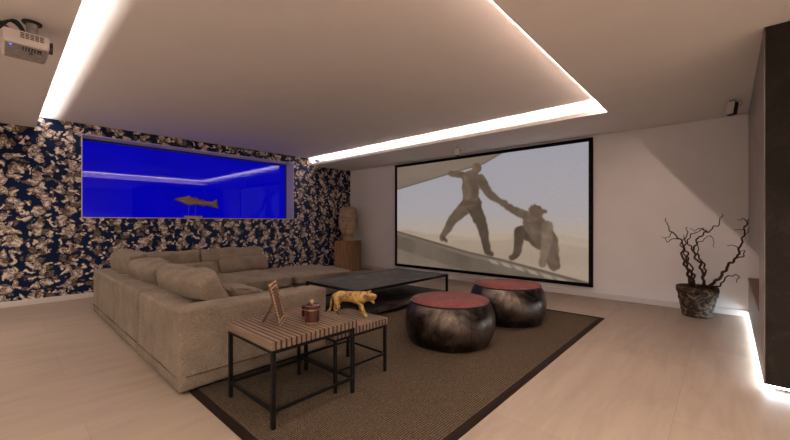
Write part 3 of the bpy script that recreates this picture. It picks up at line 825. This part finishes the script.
# ------------------------------------------------------------------ potted twisted willow
ptx, pty = -.214, 5.484
pp = thing('potted_willow', 'bare twisted willow branches in a dark relief pot beside the stone block', 'plant', (ptx, pty, 0))
prof = [(.16, 0), (.185, .006), (.195, .03), (.19, .045), (.205, .10), (.228, .20), (.245, .27), (.262, .285), (.268, .31), (.262, .345), (.252, .352), (.235, .345), (.228, .31), (0, .305)]
fine_ = []
for (r0_, z0_), (r1_, z1_) in zip(prof, prof[1:]):
    for q in range(4): fine_.append((r0_+(r1_-r0_)*q/4, z0_+(z1_-z0_)*q/4))
fine_.append(prof[-1]); fine_ = [(r*.74, z) for r, z in fine_]
b = lathe(B(), fine_, n=96)
for v in b.verts:
    z = v.co.z; r = math.hypot(v.co.x, v.co.y)
    if .04 < z < .28 and r > .12:
        a = math.atan2(v.co.y, v.co.x)
        k = 1+.045*math.sin(a*9+z*30)*math.sin(z*55)+.05*noise.noise(Vector((a*5, z*22, 0)))
        v.co.x *= k; v.co.y *= k
obj('pot', b, M['pot'], pp, True, True)
obj('soil', lathe(B(), [(.172, .300), (.170, .315), (.12, .325), (0, .33)], n=40), M['soil'], pp, True, True)
# branches: (lateral, height) outlines in the plane facing the room's middle, pushed to their own depths
lat_v = Vector((.7396, .673, 0)); dep_v = Vector((-.673, .7396, 0))
def bpt(l, z, d):   # outline measured at the pot's distance; twigs leaning into the room keep their bearing
    k = (4.2+d)/4.2
    return lat_v*((3.533+l)*k-3.533) + dep_v*d + Vector((0, 0, HC+(z-HC)*k))
def branch(pts, r0, r1, d0, d1, sd, wig=.014, amp_z=.5, kind='branch'):
    pts = [Vector((p[0], p[1])) for p in pts]; out = []; rs = random.Random(sd)
    tot = sum((b_-a_).length for a_, b_ in zip(pts, pts[1:])); acc = 0
    ph = rs.random()*6
    for a_, b_ in zip(pts, pts[1:]):
        L_ = (b_-a_).length; n = max(2, int(L_/.012)); dr = (b_-a_)/L_; nr = Vector((-dr.y, dr.x))
        for i in range(n):
            f = (acc+L_*i/n)/tot; s_ = acc+L_*i/n
            p = a_+(b_-a_)*(i/n)+nr*(wig*math.sin(s_*52+ph)+wig*.5*math.sin(s_*93+ph*2))*min(1, f*6)
            d = d0+(d1-d0)*f+wig*1.3*math.cos(s_*47+ph)*min(1, f*6)
            out.append((p.x, p.y, d, f))
        acc += L_
    out.append((pts[-1].x, pts[-1].y, d1, 1))
    b = B(); tube(b, [bpt(x, z, d) for x, z, d, f in out], [1.25*(r0+(r1-r0)*f) for *_, f in out], 7)
    return obj(kind, b, M['twig'], pp, True, True)
def zb(pts):   # from crop coordinates (474 px wide view of the plant) to (lateral, height) metres at the pot
    return [((650+x/3.386-697)/359*4.2, 1.1-(200+y/3.386-222)/359*4.2) for x, y in pts]
BR = [([(135, 285), (128, 240), (115, 210), (108, 180), (118, 160), (100, 130), (75, 110), (60, 90), (54, 60)], .013, .003, .02, -.10, .010),
      ([(150, 288), (140, 250), (122, 215), (128, 185), (115, 160), (122, 130), (128, 92)], .012, .003, -.02, -.12, .012),
      ([(140, 290), (150, 255), (140, 225), (125, 195), (112, 175), (105, 150), (115, 120)], .010, .003, .04, .05, .012),
      ([(185, 292), (178, 250), (170, 215), (150, 190), (150, 160), (165, 125), (195, 108), (235, 80), (244, 48)], .012, .003, .03, -.06, .012),
      ([(180, 292), (182, 255), (190, 235), (172, 200), (140, 165), (125, 135), (150, 110), (190, 100)], .010, .003, -.04, -.12, .011),
      ([(200, 292), (235, 265), (250, 245), (270, 215), (295, 195), (305, 160), (318, 120), (322, 90), (334, 66)], .014, .004, -.02, -.48, .010),
      ([(205, 294), (240, 290), (255, 262), (290, 252), (302, 262), (292, 280)], .008, .0025, -.05, -.22, .008),
      ([(100, 130), (80, 132), (60, 140), (40, 124)], .005, .002, -.06, -.12, .008),
      ([(75, 110), (66, 122), (50, 130)], .004, .002, -.09, -.05, .006),
      ([(150, 190), (165, 180), (160, 150), (185, 130), (210, 120), (218, 160)], .005, .002, -.02, -.04, .010),
      ([(195, 108), (180, 96), (150, 102), (135, 98)], .005, .002, -.03, -.10, .008),
      ([(295, 195), (318, 190), (322, 172), (306, 174)], .006, .002, -.33, -.38, .006),
      ([(305, 160), (282, 155), (262, 152)], .004, .002, -.38, -.34, .008),
      ([(320, 100), (300, 102), (284, 98)], .004, .0015, -.44, -.40, .006),
      ([(322, 90), (334, 80), (316, 62), (296, 68)], .005, .002, -.45, -.42, .006),
      ([(318, 120), (330, 110), (338, 92)], .004, .0015, -.42, -.46, .005)]
for i, (p, r0_, r1_, d0_, d1_, wg) in enumerate(BR): branch(zb(p), r0_, r1_, d0_, d1_, 60+i, wg, kind='branch' if i < 7 else 'twig')

# ------------------------------------------------------------------ projector
pj = thing('projector', 'white projector hanging from the dropped ceiling in the upper left', 'projector', (-3.26, .09, H1))
px0, px1, py0, py1, pz0, pz1 = -.15, .15, -.085, .118, -.195, -.112
b = B(); box(b, (px0, py0, pz0), (px1, py1, pz1), .016, 4)
obj('housing', b, M['white_plastic'], pj, True, True, angle=.7)
obj('underside', box(B(), (px0+.012, py0+.012, pz0-.004), (px1-.012, py1-.012, pz0+.002), .002, 1), M['grey_plastic'], pj, local=True, label='grey speckled underside')
b = B()
for i in range(5):
    for k in range(4): box(b, (px1-.004, -.010+i*.021, -.130-k*.009), (px1+.0015, .007+i*.021, -.125-k*.009))
obj('side_vent', b, M['black_plastic'], pj, local=True)
b = B()
for i in range(7): box(b, (.05, .0+i*.013, pz0-.006), (.12, .006+i*.013, pz0-.002))
obj('bottom_vent', b, M['black_plastic'], pj, local=True)
b = B(); lathe(b, [(.0, -.012), (.030, -.012), (.036, 0), (.036, .018), (.030, .018), (.028, .004), (0, .004)], n=32)
bmesh.ops.transform(b, matrix=Matrix.Translation((.07, py1, -.152)) @ Matrix.Rotation(-PI/2, 4, 'X'), verts=b.verts)
obj('lens', b, M['lens'], pj, True, True, angle=.6)
b = B(); lathe(b, [(0, -.001), (.006, 0), (.005, .004), (0, .005)], n=12); obj('indicator', b, M['led'], pj, True, True).location = (.12, -.05, pz0-.007)
b = B(); lathe(b, [(0, -.008), (.010, -.007), (.010, 0), (0, 0)], (.10, .075, pz0), 12); obj('foot', b, M['black_plastic'], pj, True, True)
b = B(); lathe(b, [(0, -.008), (.008, -.007), (.008, 0), (0, 0)], (.02, .04, pz0), 12); obj('foot', b, M['black_plastic'], pj, True, True)
mt = obj('ceiling_plate', lathe(B(), [(0, 0), (.048, 0), (.048, -.008), (.044, -.012), (0, -.012)], (.02, .045, 0), 40), M['black_plastic'], pj, True, True, angle=.6)
obj('mount_post', lathe(B(), [(.027, -.012), (.026, -.118)], (.02, .045, 0), 28), M['grey_plastic'], pj, True, True, angle=.6)
for i, (yy, r_) in enumerate(((-.03, .006), (-.055, .005), (-.075, .005))):
    b = B(); pts = []
    for k in range(13):
        f = k/12; pts.append((.03+.06*math.sin(f*PI)+i*.012, .02+(yy-.10)*f*1.1, -.10-.012*i+.075*math.sin(f*PI)*(1-f)*1.6-.02*f))
    tube(b, pts, r_, 8); obj('cable', b, M['black_plastic'], pj, True, True)
# trailing power cable runs along the ceiling to the left
b = B(); tube(b, [(-.02, -.02, -.11), (-.02, -.05, -.06), (.0, -.10, -.03), (.02, -.14, -.06), (.03, -.20, -.07), (.02, -.32, -.04), (.0, -.42, -.006)], .006, 8)
obj('cable', b, M['black_plastic'], pj, True, True)

# ------------------------------------------------------------------ two small ceiling speakers
def speaker(label, x, y, rz, s=1):
    o = thing('ceiling_speaker', label, 'speaker', (x, y, H1), rz, 'small surround speakers')
    obj('bracket', lathe(B(), [(.034*s, 0), (.034*s, -.008), (.012*s, -.012), (.010*s, -.04*s)], n=24), M['grey_plastic'], o, True, True, angle=.6)
    R_ = Matrix.Translation((0, 0, -.115*s)) @ Matrix.Rotation(-.22, 4, 'X')
    b = B(); box(b, (-.045*s, -.045*s, -.085*s), (.045*s, .030*s, .085*s), .008*s, 3); bmesh.ops.transform(b, matrix=R_, verts=b.verts)
    obj('cabinet', b, M['black_plastic'], o, True, True, angle=.7)
    b = B(); box(b, (-.046*s, -.052*s, -.086*s), (.046*s, -.040*s, .086*s), .005*s, 2); bmesh.ops.transform(b, matrix=R_, verts=b.verts)
    obj('front_grille', b, M['white_plastic'], o, True, True, angle=.7)
    b = B(); tube(b, [(.03*s, .02, -.02*s)]+[(.05*s+.035*s*math.sin(k/8*PI), .03, -.02*s-.07*s*k/8) for k in range(9)], .003*s, 6)
    obj('cable', b, M['black_plastic'], o, True, True)
speaker('small white fronted speaker hanging from the ceiling near the stone block', .085, 5.12, math.radians(-35), .78)
speaker('small pale speaker hanging from the ceiling just above the screen', -3.31, 5.20, math.radians(34), .75)

# ------------------------------------------------------------------ light
def area(name, loc, size, power, color, rot=(0, 0, 0), spread=PI, shape='RECTANGLE'):
    l = bpy.data.lights.new(name, 'AREA'); l.shape = shape; l.size = size[0]; l.size_y = size[1]
    l.energy = power; l.color = color; l.spread = spread
    o = bpy.data.objects.new(name, l); C.objects.link(o); o.location = loc; o.rotation_euler = rot; return o
WARM = (1, .89, .83)
zl = H1+LE+.004
K = 1.4
LN = XR-XL
up = (PI, 0, 0)
area('cove_near', ((XL+XR)/2, YN-.085, zl), (LN, .03), 66*K, WARM, up)
area('cove_far', ((XL+XR)/2, YF+.032, zl), (LN, .008), 95*K, WARM, up)
area('cove_right', (XR+.043, (YN+YF)/2, zl), (.008, YF-YN), 95*K, WARM, up)
# unseen fill lamps added behind and beside the viewer to brighten the room
for x, y in ((-5.8, -.55), (1.6, -1.5), (-1.2, -1.7), (-4.2, -1.7), (1.9, 1.2), (.4, -.5)):
    area('fill_lamp', (x, y, H1-.01), (.12, .12), 78 if x > 1 else 14 if x < -5 else 42, (1, .84, .72), (0, 0, 0), 2.4, 'DISK')
# unseen warm strip added inside the right lip to draw the wall's diagonal edge
sp = area('added_tray_spill', (XR-.112, (YN+YF)/2+.1, H2-.006), (.006, YF-YN-.2), 46, (1, .74, .62), (0, math.radians(-50), 0))
# strip under the stone block
area('floor_strip_side', (FX+.045, (FY+YW)/2, .03), (.03, YW-FY-.1), 10, (.84, .92, 1), (0, math.radians(70), 0))
area('floor_strip_front', (FX+.9, FY+.045, .03), (1.7, .03), 3, (.84, .92, 1), (math.radians(-70), 0, 0))

w = bpy.data.worlds.new('World'); bpy.context.scene.world = w; w.use_nodes = True
w.node_tree.nodes['Background'].inputs[0].default_value = (1, .85, .72, 1); w.node_tree.nodes['Background'].inputs[1].default_value = .02

# ------------------------------------------------------------------ camera and colour
cam = bpy.data.cameras.new('camera'); co = bpy.data.objects.new('camera', cam); C.objects.link(co)
cam.sensor_width = 36; cam.lens = 359/790*36; cam.shift_y = 2/790; cam.clip_start = .05
co.location = (0, 0, HC); co.rotation_euler = (PI/2, 0, math.atan2(.6730, .7396))
sc = bpy.context.scene; sc.camera = co
sc.view_settings.view_transform = 'Standard'; sc.view_settings.look = 'None'
sc.view_settings.gamma = 1; sc.view_settings.use_curve_mapping = False; sc.view_settings.exposure = -.15
cy = sc.cycles; cy.use_denoising = True; cy.max_bounces = 10; cy.diffuse_bounces = 6; cy.sample_clamp_indirect = 6
